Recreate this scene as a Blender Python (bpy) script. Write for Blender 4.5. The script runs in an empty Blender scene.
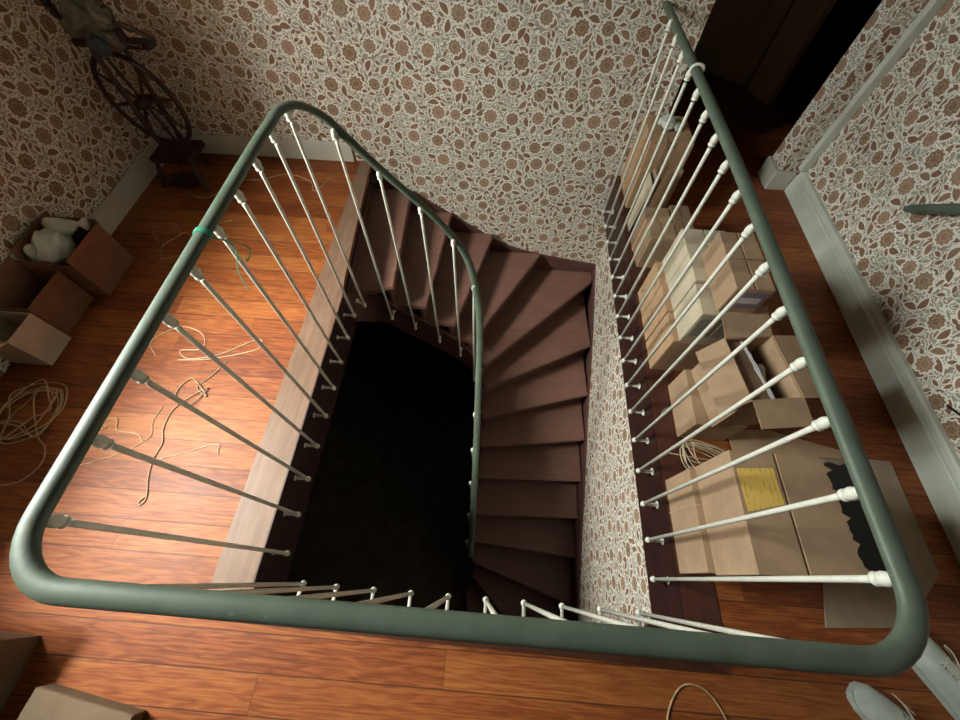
import bpy, bmesh, math, random
from mathutils import Vector, Matrix, noise
random.seed(7)
PI = math.pi
SC = bpy.context.scene
COL = SC.collection

# ------------------------------------------------------------------ helpers
def link(o, parent=None):
    COL.objects.link(o)
    if parent is not None:
        o.parent = parent
    return o

def obj(name, bm, mat, parent=None, smooth=False, world=True):
    """link bmesh as one object; with world=True the geometry is given in world space"""
    me = bpy.data.meshes.new(name)
    bmesh.ops.recalc_face_normals(bm, faces=bm.faces[:])
    if parent is not None and world:
        off = Vector((0, 0, 0)); p = parent
        while p is not None:
            off += p.location; p = p.parent
        bmesh.ops.translate(bm, verts=bm.verts[:], vec=-off)
    bm.to_mesh(me); bm.free()
    if smooth:
        for p in me.polygons: p.use_smooth = True
    me.materials.append(mat)
    return link(bpy.data.objects.new(name, me), parent)

def thing(name, label, cat, loc=(0, 0, 0), group=None, rotz=0):
    o = bpy.data.objects.new(name, None)
    o.empty_display_size = 0.05
    o.location = loc; o.rotation_euler = (0, 0, rotz)
    link(o); return tag(o, label, cat, group)

def tag(o, label, cat=None, group=None):
    o['label'] = label
    if cat: o['category'] = cat
    if group: o['group'] = group
    return o

def struct(o):
    o['kind'] = 'structure'; return o

def add_box(bm, x0, x1, y0, y1, z0, z1, bev=0.0, mat=None):
    vs = [bm.verts.new((x, y, z)) for x in (x0, x1) for y in (y0, y1) for z in (z0, z1)]
    f = [(0, 1, 3, 2), (4, 6, 7, 5), (0, 4, 5, 1), (2, 3, 7, 6), (0, 2, 6, 4), (1, 5, 7, 3)]
    fs = [bm.faces.new([vs[i] for i in q]) for q in f]
    if bev > 0:
        es = list({e for q in fs for e in q.edges})
        bmesh.ops.bevel(bm, geom=es, offset=bev, segments=2, affect='EDGES', profile=0.5)
    return bm

def BX(*a, **k):
    return add_box(bmesh.new(), *a, **k)

def add_tube(bm, pts, r, seg=8, cap=True, closed=False, flat=1.0):
    pts = [Vector(p) for p in pts]; n = len(pts)
    rr = r if isinstance(r, (list, tuple)) else [r] * n
    rings = []; up = None
    for i, p in enumerate(pts):
        a = pts[i - 1] if (i > 0 or closed) else p
        b = pts[(i + 1) % n] if (i < n - 1 or closed) else p
        t = (b - a)
        t = t.normalized() if t.length > 1e-9 else Vector((0, 0, 1))
        if up is None:
            up = Vector((0, 0, 1)) if abs(t.z) < 0.9 else Vector((1, 0, 0))
        s = t.cross(up)
        if s.length < 1e-6: s = t.cross(Vector((0, 1, 0)))
        s.normalize(); u = s.cross(t).normalized(); up = u
        rings.append([bm.verts.new(p + (s * math.cos(2 * PI * k / seg) + u * math.sin(2 * PI * k / seg) * flat) * rr[i]) for k in range(seg)])
    m = n if closed else n - 1
    for i in range(m):
        A, B = rings[i], rings[(i + 1) % n]
        for k in range(seg):
            bm.faces.new((A[k], A[(k + 1) % seg], B[(k + 1) % seg], B[k]))
    if cap and not closed:
        bm.faces.new(rings[0][::-1]); bm.faces.new(rings[-1])
    return bm

def TB(*a, **k):
    return add_tube(bmesh.new(), *a, **k)

def add_lathe(bm, prof, origin=(0, 0, 0), axis=(0, 0, 1), seg=12):
    """prof: list of (radius, height along axis)"""
    ax = Vector(axis).normalized()
    s = ax.orthogonal().normalized(); u = ax.cross(s)
    o = Vector(origin); rings = []
    for r, h in prof:
        rings.append([bm.verts.new(o + ax * h + (s * math.cos(2 * PI * k / seg) + u * math.sin(2 * PI * k / seg)) * max(r, 1e-4)) for k in range(seg)])
    for A, B in zip(rings, rings[1:]):
        for k in range(seg):
            bm.faces.new((A[k], A[(k + 1) % seg], B[(k + 1) % seg], B[k]))
    bm.faces.new(rings[0][::-1]); bm.faces.new(rings[-1])
    return bm

def add_prism(bm, poly, z0, z1):
    lo = [bm.verts.new((p[0], p[1], z0)) for p in poly]
    hi = [bm.verts.new((p[0], p[1], z1)) for p in poly]
    n = len(poly)
    bm.faces.new(lo[::-1]); bm.faces.new(hi)
    for i in range(n):
        bm.faces.new((lo[i], lo[(i + 1) % n], hi[(i + 1) % n], hi[i]))
    return bm

def add_slab(bm, quad, t):
    """a sheet of thickness t behind the corner points (for flaps, sheets)"""
    q = [Vector(p) for p in quad]
    n = (q[1] - q[0]).cross(q[2] - q[0]).normalized() * t
    a = [bm.verts.new(p) for p in q]; b = [bm.verts.new(p - n) for p in q]
    m = len(q)
    bm.faces.new(a); bm.faces.new(b[::-1])
    for i in range(m):
        bm.faces.new((a[i], b[i], b[(i + 1) % m], a[(i + 1) % m]))
    return bm

def spline(pts, per=8, closed=False):
    P = [Vector(p) for p in pts]; n = len(P); out = []
    rng = range(n if closed else n - 1)
    for i in rng:
        if closed:
            p0, p1, p2, p3 = P[i - 1], P[i], P[(i + 1) % n], P[(i + 2) % n]
        else:
            p0 = P[i - 1] if i > 0 else P[0] * 2 - P[1]
            p1, p2 = P[i], P[i + 1]
            p3 = P[i + 2] if i + 2 < n else P[n - 1] * 2 - P[n - 2]
        for k in range(per):
            t = k / per
            out.append(0.5 * ((2 * p1) + (p2 - p0) * t + (2 * p0 - 5 * p1 + 4 * p2 - p3) * t * t + (3 * p1 - p0 - 3 * p2 + p3) * t ** 3))
    if not closed: out.append(P[-1])
    return out

# ------------------------------------------------------------------ materials
class NT:
    def __init__(s, name):
        s.m = bpy.data.materials.new(name); s.m.use_nodes = True
        s.t = s.m.node_tree; s.t.nodes.clear()
        s.out = s.t.nodes.new('ShaderNodeOutputMaterial')
        s.b = s.t.nodes.new('ShaderNodeBsdfPrincipled')
        s.t.links.new(s.b.outputs[0], s.out.inputs[0])
    def n(s, ty, **k):
        nd = s.t.nodes.new('ShaderNode' + ty)
        for a, v in k.items(): setattr(nd, a, v)
        return nd
    def put(s, sock, v):
        if hasattr(v, 'is_output'): s.t.links.new(v, sock)
        elif v is not None:
            if sock.type == 'RGBA' and len(v) == 3: v = (*v, 1)
            sock.default_value = v
    def math(s, op, a, b=None, c=None, clamp=False):
        nd = s.n('Math', operation=op, use_clamp=clamp)
        for i, v in enumerate((a, b, c)):
            if v is not None: s.put(nd.inputs[i], v)
        return nd.outputs[0]
    def vmath(s, op, a, b=None, scale=None, out=0):
        nd = s.n('VectorMath', operation=op)
        s.put(nd.inputs[0], a)
        if b is not None: s.put(nd.inputs[1], b)
        if scale is not None: s.put(nd.inputs['Scale'], scale)
        return nd.outputs[out]
    def mix(s, fac, a, b, blend='MIX'):
        nd = s.n('Mix', data_type='RGBA', blend_type=blend)
        s.put(nd.inputs[0], fac); s.put(nd.inputs[6], a); s.put(nd.inputs[7], b)
        return nd.outputs[2]
    def ramp(s, fac, stops, interp='LINEAR'):
        nd = s.n('ValToRGB'); cr = nd.color_ramp; cr.interpolation = interp
        while len(cr.elements) < len(stops): cr.elements.new(0.5)
        for e, (p, c) in zip(cr.elements, stops):
            e.position = p; e.color = (*c, 1) if len(c) == 3 else c
        s.put(nd.inputs[0], fac); return nd.outputs[0]
    def noise(s, vec, scale, detail=3, rough=0.5, dim='3D', color=False):
        nd = s.n('TexNoise', noise_dimensions=dim)
        if vec is not None: s.put(nd.inputs['Vector'], vec)
        nd.inputs['Scale'].default_value = scale; nd.inputs['Detail'].default_value = detail
        nd.inputs['Roughness'].default_value = rough
        return nd.outputs[1 if color else 0]
    def step(s, v, lo, hi):
        nd = s.n('MapRange', interpolation_type='SMOOTHSTEP')
        s.put(nd.inputs[0], v); s.put(nd.inputs[1], lo); s.put(nd.inputs[2], hi)
        return nd.outputs[0]
    def coords(s): return s.n('TexCoord').outputs['Object']
    def bump(s, h, strength=0.3, dist=0.002):
        nd = s.n('Bump'); nd.inputs['Strength'].default_value = strength; nd.inputs['Distance'].default_value = dist
        s.put(nd.inputs['Height'], h); s.t.links.new(nd.outputs[0], s.b.inputs['Normal'])
    def fin(s, color=None, rough=None, spec=None):
        if color is not None: s.put(s.b.inputs['Base Color'], color)
        if rough is not None: s.put(s.b.inputs['Roughness'], rough)
        if spec is not None: s.put(s.b.inputs['Specular IOR Level'], spec)
        return s.m

def plain(name, col, rough=0.6, var=0.12, scale=14, spec=0.4, bump=0.0, bscale=60):
    t = NT(name); c = t.coords()
    f = t.noise(c, scale, 4)
    dark = tuple(x * (1 - var) for x in col); lite = tuple(min(1, x * (1 + var)) for x in col)
    color = t.ramp(f, [(0.3, dark), (0.7, lite)])
    if bump: t.bump(t.noise(c, bscale, 3), bump, 0.003)
    return t.fin(color, rough, spec)

def wallpaper(name, a, b):
    """printed floral paper; a, b are the two object axes lying in the wall"""
    t = NT(name); c = t.coords()
    sep = t.n('SeparateXYZ'); t.put(sep.inputs[0], c)
    ax = {'x': 0, 'y': 1, 'z': 2}
    cmb = t.n('CombineXYZ'); t.put(cmb.inputs[0], sep.outputs[ax[a]]); t.put(cmb.inputs[1], sep.outputs[ax[b]])
    P = cmb.outputs[0]
    wob = t.vmath('SCALE', t.vmath('SUBTRACT', t.noise(P, 22, 2, color=True), (0.5, 0.5, 0.5)), scale=0.022)
    Q = t.vmath('ADD', P, wob)
    # ground and scrolls
    n1 = t.noise(Q, 21, 1.5, 0.5)
    tri = t.math('ABSOLUTE', t.math('SUBTRACT', t.math('FRACT', t.math('MULTIPLY', n1, 8.0)), 0.5))
    scroll = t.math('SUBTRACT', 1.0, t.step(tri, 0.13, 0.25))
    g = t.noise(P, 34, 2)
    ground = t.ramp(g, [(0.36, (0.31, 0.245, 0.18)), (0.5, (0.41, 0.36, 0.28)), (0.64, (0.50, 0.49, 0.43))])
    cream = (0.90, 0.87, 0.79)
    col = t.mix(scroll, ground, cream)
    # leaves
    def cells(scale, rnd, vec):
        v = t.n('TexVoronoi', voronoi_dimensions='2D', feature='F1')
        t.put(v.inputs['Vector'], vec); v.inputs['Scale'].default_value = scale; v.inputs['Randomness'].default_value = rnd
        loc = t.vmath('SUBTRACT', vec, v.outputs['Position'])
        sc = t.n('SeparateColor'); t.put(sc.inputs[0], v.outputs['Color'])
        return loc, sc.outputs
    def leaf(scale, L, W, cols, keep, off):
        vec = t.vmath('ADD', P, off)
        loc, rnd = cells(scale, 0.95, vec)
        rot = t.n('VectorRotate', rotation_type='Z_AXIS'); t.put(rot.inputs['Vector'], loc)
        t.put(rot.inputs['Angle'], t.math('MULTIPLY', rnd[0], 6.283))
        s2 = t.n('SeparateXYZ'); t.put(s2.inputs[0], rot.outputs[0])
        bend = t.math('ADD', s2.outputs[1], t.math('MULTIPLY', t.math('POWER', t.math('ABSOLUTE', s2.outputs[0]), 2.0), 6.0))
        d = t.math('ADD', t.math('POWER', t.math('ABSOLUTE', t.math('DIVIDE', s2.outputs[0], L)), 2.0), t.math('ABSOLUTE', t.math('DIVIDE', bend, W)))
        on = t.math('GREATER_THAN', rnd[1], 1 - keep)
        fill = t.math('MULTIPLY', t.math('SUBTRACT', 1.0, t.step(d, 0.8, 1.0)), on)
        edge = t.math('MULTIPLY', t.math('SUBTRACT', 1.0, t.step(d, 1.25, 1.5)), on)
        return fill, edge, t.ramp(rnd[2], cols, 'CONSTANT')
    f, e, lc = leaf(24, 0.019, 0.0095, [(0, (0.26, 0.145, 0.088)), (0.4, (0.40, 0.39, 0.32)), (0.65, (0.29, 0.185, 0.115))], 0.9, (3.1, 1.7, 0))
    col = t.mix(e, col, cream); col = t.mix(f, col, lc)
    f, e, lc = leaf(12.5, 0.033, 0.016, [(0, (0.265, 0.148, 0.09)), (0.6, (0.33, 0.20, 0.13))], 0.8, (7.3, 4.2, 0))
    col = t.mix(e, col, cream); col = t.mix(f, col, lc)
    # blossoms
    loc, rnd = cells(6.7, 0.42, P)
    s3 = t.n('SeparateXYZ'); t.put(s3.inputs[0], loc)
    r = t.vmath('LENGTH', loc, out=1)
    ang = t.math('ARCTAN2', s3.outputs[1], s3.outputs[0])
    R = t.math('ADD', 0.031, t.math('MULTIPLY', rnd[0], 0.009))
    pet = t.math('MULTIPLY', R, t.math('ADD', 1.0, t.math('MULTIPLY', t.math('SINE', t.math('MULTIPLY', ang, 10.0)), 0.10)))
    d = t.math('DIVIDE', r, pet)
    flo = t.math('SUBTRACT', 1.0, t.step(d, 0.93, 1.0)); edge = t.math('SUBTRACT', 1.0, t.step(d, 1.14, 1.26))
    fc = t.ramp(rnd[1], [(0, (0.26, 0.155, 0.092)), (0.35, (0.37, 0.22, 0.15)), (0.7, (0.30, 0.205, 0.13))], 'CONSTANT')
    ring = t.math('SUBTRACT', 1.0, t.step(t.math('ABSOLUTE', t.math('SUBTRACT', d, 0.5)), 0.03, 0.09))
    spokes = t.math('MULTIPLY', t.step(t.math('SINE', t.math('MULTIPLY', ang, 10.0)), 0.55, 0.95), t.step(d, 0.5, 0.62))
    mot = t.step(t.noise(P, 130, 1), 0.5, 0.68)
    det = t.math('MAXIMUM', t.math('MULTIPLY', ring, 0.6), t.math('MAXIMUM', t.math('MULTIPLY', mot, 0.45), t.math('MULTIPLY', spokes, 0.4)))
    fc2 = t.mix(det, fc, (0.60, 0.46, 0.34))
    col = t.mix(edge, col, cream); col = t.mix(flo, col, fc2)
    return t.fin(t.mix(1.0, col, (0.92, 0.91, 0.89), 'MULTIPLY'), 0.75, 0.2)

def planks(name, width, cols, seam=(0.05, 0.018, 0.008), rough=0.3, along='x', length=2.3, spec=0.5):
    t = NT(name); c = t.coords()
    sep = t.n('SeparateXYZ'); t.put(sep.inputs[0], c)
    u, v = (sep.outputs[0], sep.outputs[1]) if along == 'x' else (sep.outputs[1], sep.outputs[0])
    row = t.math('FLOOR', t.math('DIVIDE', v, width))
    wn = t.n('TexWhiteNoise', noise_dimensions='1D'); t.put(wn.inputs['W'], row)
    u2 = t.math('ADD', u, t.math('MULTIPLY', wn.outputs[0], length))
    seg = t.math('FLOOR', t.math('DIVIDE', u2, length))
    wn2 = t.n('TexWhiteNoise', noise_dimensions='2D')
    cb = t.n('CombineXYZ'); t.put(cb.inputs[0], row); t.put(cb.inputs[1], seg); t.put(wn2.inputs['Vector'], cb.outputs[0])
    # grain: stretched, distorted
    g = t.n('CombineXYZ')
    t.put(g.inputs[0], t.math('MULTIPLY', u2, 1.3)); t.put(g.inputs[1], t.math('MULTIPLY', v, 11.0)); t.put(g.inputs[2], t.math('MULTIPLY', wn2.outputs[0], 37.0))
    n1 = t.noise(g.outputs[0], 2.0, 3, 0.5)
    g2 = t.n('CombineXYZ')
    t.put(g2.inputs[0], t.math('MULTIPLY', u2, 2.0)); t.put(g2.inputs[1], t.math('MULTIPLY', v, 90.0)); t.put(g2.inputs[2], t.math('MULTIPLY', wn2.outputs[0], 11.0))
    n2 = t.noise(g2.outputs[0], 3.0, 3, 0.6)
    rings = t.math('ABSOLUTE', t.math('SUBTRACT', t.math('FRACT', t.math('MULTIPLY', n1, 7.0)), 0.5))
    k = t.math('ADD', t.math('MULTIPLY', rings, 0.42), t.math('ADD', t.math('MULTIPLY', n2, 0.62), t.math('MULTIPLY', wn2.outputs[0], 0.24)))
    col = t.ramp(k, [(0.2, cols[0]), (0.5, cols[1]), (0.85, cols[2])])
    sv = t.math('ABSOLUTE', t.math('SUBTRACT', t.math('FRACT', t.math('DIVIDE', v, width)), 0.5))
    s1 = t.step(sv, 0.5 - 0.0034 / width, 0.5)
    su = t.math('ABSOLUTE', t.math('SUBTRACT', t.math('FRACT', t.math('DIVIDE', u2, length)), 0.5))
    s2 = t.step(su, 0.5 - 0.0016 / length, 0.5)
    sm = t.math('MAXIMUM', s1, s2)
    col = t.mix(t.math('MULTIPLY', sm, 0.95), col, seam)
    t.bump(t.math('SUBTRACT', t.math('MULTIPLY', n1, 0.4), t.math('MULTIPLY', sm, 1.0)), 0.12, 0.002)
    rg = t.math('ADD', rough - 0.06, t.math('MULTIPLY', t.noise(c, 5, 4), 0.14))
    return t.fin(col, rg, spec)

def wood(name, cols, rough=0.5, along='x', spec=0.4):
    t = NT(name); c = t.coords()
    mp = t.n('Mapping'); t.put(mp.inputs[0], c)
    mp.inputs['Scale'].default_value = {'x': (2, 30, 30), 'y': (30, 2, 30), 'z': (30, 30, 2)}[along]
    n1 = t.noise(mp.outputs[0], 1.6, 5, 0.65)
    n2 = t.noise(c, 6, 3)
    k = t.math('ADD', t.math('MULTIPLY', n1, 0.7), t.math('MULTIPLY', n2, 0.3))
    t.bump(n1, 0.1, 0.002)
    return t.fin(t.ramp(k, [(0.3, cols[0]), (0.7, cols[1])]), rough, spec)

def cardboard(name, col, scuff=0.18):
    t = NT(name); c = t.coords()
    n1 = t.noise(c, 9, 5, 0.6); n2 = t.noise(c, 160, 2)
    dk = tuple(x * (1 - scuff) for x in col); lt = tuple(x * (1 + scuff * 0.7) for x in col)
    base = t.ramp(n1, [(0.3, dk), (0.7, lt)])
    base = t.mix(t.math('MULTIPLY', t.step(n2, 0.62, 0.72), 0.25), base, tuple(x * 0.6 for x in col))
    t.bump(n1, 0.12, 0.004)
    return t.fin(base, 0.85, 0.2)

M = {}
M['paper_back'] = wallpaper('wallpaper_back', 'x', 'z')
M['paper_side'] = wallpaper('wallpaper_side', 'y', 'z')
M['floor'] = planks('varnished_floorboards', 0.105, [(0.068, 0.015, 0.006), (0.212, 0.055, 0.015), (0.375, 0.136, 0.036)], rough=0.50, spec=0.24)
M['border'] = wood('pale_border_wood', [(0.125, 0.070, 0.046), (0.235, 0.145, 0.098)], 0.45, 'y', spec=0.25)
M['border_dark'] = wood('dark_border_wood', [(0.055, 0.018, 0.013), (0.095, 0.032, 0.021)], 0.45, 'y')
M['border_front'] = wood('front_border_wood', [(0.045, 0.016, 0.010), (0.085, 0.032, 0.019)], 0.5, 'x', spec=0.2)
M['fascia'] = plain('oxblood_paint', (0.034, 0.012, 0.010), 0.45, 0.2, 8)
M['stair'] = wood('brown_stair_paint', [(0.15, 0.073, 0.055), (0.22, 0.114, 0.086)], 0.5, 'x')
M['riser'] = plain('brown_riser_paint', (0.12, 0.055, 0.045), 0.55, 0.15, 10)
M['skirt'] = plain('stringer_paint', (0.115, 0.052, 0.043), 0.5, 0.15, 10)
M['white_trim'] = plain('old_white_paint', (0.56, 0.55, 0.48), 0.5, 0.08, 7, bump=0.05)
M['grey_trim'] = plain('grey_white_paint', (0.55, 0.57, 0.50), 0.5, 0.14, 5, bump=0.06)
M['ceiling'] = plain('ceiling_boards', (0.13, 0.11, 0.085), 0.8, 0.04)
M['front_wall'] = plain('dark_panelling', (0.05, 0.036, 0.026), 0.7, 0.1)
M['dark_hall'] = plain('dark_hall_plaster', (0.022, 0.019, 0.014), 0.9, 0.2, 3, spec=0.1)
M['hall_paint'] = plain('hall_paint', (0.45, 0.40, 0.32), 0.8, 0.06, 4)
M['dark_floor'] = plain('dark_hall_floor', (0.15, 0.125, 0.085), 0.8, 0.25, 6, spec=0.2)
M['door'] = wood('dark_door_wood', [(0.46, 0.39, 0.29), (0.56, 0.48, 0.37)], 0.55, 'z')
M['casing'] = wood('door_casing_wood', [(0.55, 0.46, 0.33), (0.66, 0.55, 0.41)], 0.5, 'z')
t = NT('green_rail_paint'); c = t.coords()
chip = t.step(t.noise(c, 38, 3, 0.6), 0.70, 0.74)
base = t.ramp(t.noise(c, 20, 3), [(0.3, (0.088, 0.118, 0.084)), (0.7, (0.120, 0.155, 0.115))])
t.bump(t.noise(c, 70, 3), 0.12, 0.002)
M['green'] = t.fin(t.mix(t.math('MULTIPLY', chip, 0.5), base, (0.24, 0.30, 0.24)), 0.5, 0.42)
M['iron'] = plain('white_iron_paint', (0.80, 0.80, 0.70), 0.42, 0.08, 30)
M['ring'] = plain('white_collar_paint', (0.82, 0.82, 0.73), 0.4, 0.06, 40)
M['card_tan'] = cardboard('cardboard_tan', (0.40, 0.265, 0.165))
M['card_orange'] = cardboard('cardboard_orange', (0.45, 0.285, 0.165))
M['card_pale'] = cardboard('cardboard_pale', (0.53, 0.45, 0.33))
M['card_brown'] = cardboard('cardboard_brown', (0.26, 0.165, 0.10))
M['card_red'] = cardboard('cardboard_reddish', (0.22, 0.105, 0.065))
M['card_grey'] = cardboard('cardboard_greyish', (0.28, 0.215, 0.15))
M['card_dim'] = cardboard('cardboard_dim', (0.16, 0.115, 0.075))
M['card_white'] = cardboard('cardboard_white', (0.56, 0.47, 0.37))
M['tape'] = plain('brown_tape', (0.33, 0.21, 0.12), 0.3, 0.08, 30)
M['ink'] = plain('print_ink', (0.05, 0.035, 0.025), 0.7)
M['label_white'] = plain('white_label', (0.62, 0.60, 0.62), 0.6)
M['label_purple'] = plain('purple_label', (0.24, 0.18, 0.23), 0.6)
M['label_grey'] = plain('grey_printed_label', (0.30, 0.29, 0.24), 0.6)
t = NT('yellow_label_print'); c = t.coords()
mp = t.n('Mapping'); t.put(mp.inputs[0], c); mp.inputs['Scale'].default_value = (110, 60, 1)
sp = t.n('SeparateXYZ'); t.put(sp.inputs[0], c)
rows = t.step(t.math('SINE', t.math('MULTIPLY', sp.outputs[0], 420)), 0.1, 0.5)
M['label_yellow'] = t.fin(t.mix(t.math('MULTIPLY', t.math('MULTIPLY', rows, t.step(t.noise(mp.outputs[0], 1.0, 1), 0.48, 0.58)), 0.45), (0.82, 0.54, 0.13), (0.42, 0.24, 0.05)), 0.6, 0.3)
M['cord'] = plain('hemp_cord', (0.50, 0.35, 0.20), 0.85, 0.2, 60)
M['cord_pale'] = plain('pale_cord', (0.52, 0.42, 0.29), 0.85, 0.2, 60)
M['cord_dark'] = plain('grey_cord', (0.34, 0.25, 0.16), 0.85, 0.2, 60)
M['twine'] = plain('green_plastic_twine', (0.05, 0.36, 0.22), 0.4, 0.15, 60)
M['cable'] = plain('black_cable', (0.01, 0.01, 0.012), 0.4)
M['wheelwood'] = wood('dark_turned_wood', [(0.018, 0.009, 0.006), (0.045, 0.02, 0.013)], 0.4, 'z')
M['wool'] = plain('raw_wool', (0.13, 0.12, 0.095), 0.95, 0.3, 40, spec=0.1, bump=0.5, bscale=90)
M['wool_blue'] = plain('slate_yarn', (0.05, 0.06, 0.075), 0.95, 0.3, 60)
M['plastic'] = plain('white_plastic_sheet', (0.62, 0.66, 0.60), 0.38, 0.08, 10, bump=0.4, bscale=30)
M['shade_black'] = plain('shade_black', (0.012, 0.011, 0.010), 0.55, 0.3, 9)  # near-black that stands in for the box's shade on the floor
M['canvas'] = plain('worn_white_canvas', (0.44, 0.48, 0.43), 0.8, 0.14, 20, bump=0.2, bscale=120)
M['rubber'] = plain('pale_rubber', (0.42, 0.46, 0.41), 0.6, 0.1, 20)
M['lining'] = plain('dark_lining', (0.05, 0.05, 0.05), 0.9)
M['lace'] = plain('cream_lace', (0.55, 0.48, 0.38), 0.8)
M['white_wood'] = plain('window_paint', (0.7, 0.7, 0.66), 0.5)
t = NT('window_glass')
gl = t.n('BsdfGlossy'); gl.inputs['Roughness'].default_value = 0.02
tr = t.n('BsdfTransparent'); mx = t.n('MixShader'); mx.inputs[0].default_value = 0.06
t.t.links.new(tr.outputs[0], mx.inputs[1]); t.t.links.new(gl.outputs[0], mx.inputs[2]); t.t.links.new(mx.outputs[0], t.out.inputs[0])
M['glass'] = t.m

# ------------------------------------------------------------------ the room
XL, XR, YB = -2.20, 1.83, 2.34          # left, right and back wall faces
YF, ZC = -2.2, 2.6                       # wall behind the camera, ceiling
EX = 0.735                               # right edge of the stair well
def arc(cx, cy, r, a0, a1, n=8):
    return [(cx + r * math.cos(math.radians(a0 + (a1 - a0) * i / n)), cy + r * math.sin(math.radians(a0 + (a1 - a0) * i / n))) for i in range(n + 1)]
# outline of the well, counted from the back-left, down the left side, along the front, up the right side
WELL = [(-0.867, YB), (-0.80, 1.36), (-0.783, 1.22)] + arc(-0.713, -0.055, 0.07, 180, 270) + arc(0.665, -0.055, 0.07, 270, 360) + [(EX, YB)]
def floor_poly(bm, z0, z1):
    # floor as two pieces around the well, split along the front centre line
    k = 3 + 9
    left = [(XL - .02, YB)] + [(XL - .02, YF)] + [(0.0, YF), (0.0, WELL[k - 1][1])] + WELL[:k][::-1]
    right = [(0.0, YF), (XR + .02, YF), (XR + .02, YB), (EX, YB)] + WELL[k:-1][::-1] + [(0.0, WELL[k][1])]
    add_prism(bm, left, z0, z1); add_prism(bm, right, z0, z1)
bm = bmesh.new(); floor_poly(bm, -0.03, 0.0)
add_prism(bm, [(0.9, YB), (XR + .02, YB), (3.4, 2.46), (3.4, 4.5), (0.9, 4.5)], -0.03, 0.0)
struct(obj('floor', bm, M['floor']))

# border boards round the well, a hair above the floor
bm = bmesh.new(); add_prism(bm, [(-0.783, 1.22), (-0.80, 1.36), (-0.867, YB - .016), (-0.935, YB - .016), (-0.93, -0.06), (-0.93, -0.180), (-0.713, -0.128)] + arc(-0.713, -0.055, 0.0702, 270, 180)[1:], -0.025, 0.003)
struct(obj('trim_1', bm, M['border']))
bm = bmesh.new(); add_prism(bm, [(-0.93, -0.184), (0.862, -0.21), (0.665, -0.126), (-0.713, -0.1285)], -0.025, 0.003)
struct(obj('trim_2', bm, M['border_front']))
bm = bmesh.new(); add_prism(bm, [(0.665, -0.125)] + arc(0.665, -0.055, 0.0702, 270, 360)[1:] + [(EX, YB - .002), (0.86, YB - .002), (0.862, -0.207)], -0.025, 0.003)
struct(obj('trim_3', bm, M['border_dark']))
# painted fascia hanging below the floor edge all round the well (inside face on the well outline)
def ribbon(bm, path, ztop, zbot, th):
    n = len(path); V = []
    for i, p in enumerate(path):
        a = Vector(path[max(i - 1, 0)]).to_2d(); b = Vector(path[min(i + 1, n - 1)]).to_2d()
        d = (b - a).normalized(); nrm = Vector((d.y, -d.x)) * th
        zt = ztop[i] if isinstance(ztop, list) else ztop; zb = zbot[i] if isinstance(zbot, list) else zbot
        q = Vector(p).to_2d() + nrm
        V.append([bm.verts.new((p[0], p[1], zt)), bm.verts.new((q.x, q.y, zt)), bm.verts.new((q.x, q.y, zb)), bm.verts.new((p[0], p[1], zb))])
    for A, B in zip(V, V[1:]):
        for k in range(4):
            bm.faces.new((A[k], A[(k + 1) % 4], B[(k + 1) % 4], B[k]))
    bm.faces.new(V[0]); bm.faces.new(V[-1][::-1])
    return bm
fpath = [(-0.783, 1.22)] + WELL[3:-1] + [(EX, YB - .004)]
struct(obj('trim_4', ribbon(bmesh.new(), fpath, 0.0025, -0.27, -0.005), M['fascia']))

# walls
def pierced_wall(bm, x0, x1, ya, yb, za, zb, holes_y, holes_z):
    ys = [ya, *holes_y, yb]; zs = [za, *holes_z, zb]
    for i in range(3):
        for j in range(3):
            if i == 1 and j == 1: continue
            add_box(bm, x0, x1, ys[i], ys[i + 1], zs[j], zs[j + 1])
    return bm
WY0, WY1, WZ0, WZ1 = -0.02, 0.98, 1.17, 2.42
WT = 0.5
struct(obj('wall_left', pierced_wall(bmesh.new(), XL - WT, XL, YF, YB + .12, -0.03, ZC, (WY0, WY1), (WZ0, WZ1)), M['paper_side']))
bm = bmesh.new(); add_box(bm, XL, 0.90, YB, YB + .12, -0.03, ZC); add_box(bm, -0.95, -0.30, YB, YB + .12, -0.42, -0.03); add_box(bm, -0.30, 0.90, YB, YB + .12, -0.80, -0.03)
struct(obj('wall_back', bm, M['paper_back']))
struct(obj('wall_right', BX(XR, XR + .12, YF, 2.46, -0.03, ZC), M['paper_side']))
struct(obj('wall_front', BX(XL - WT, XR + .12, YF - .12, YF, -0.03, ZC), M['front_wall']))
bm = bmesh.new(); add_box(bm, XL - WT, 3.4, YF - .12, 4.5, ZC, ZC + .1)
struct(obj('ceiling', bm, M['ceiling']))
# the stub of wall beside the dark passage
struct(obj('wall_passage', BX(1.70, XR, 2.315, 2.46, -0.03, ZC), M['paper_back']))
struct(obj('wall_passage_end', BX(1.694, 1.6995, 2.315, 2.46, -0.03, ZC), M['paper_side']))
struct(obj('wall_stairwell', BX(0.822, 0.86, -1.7, YB, -2.7, -0.031), M['paper_side']))

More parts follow.
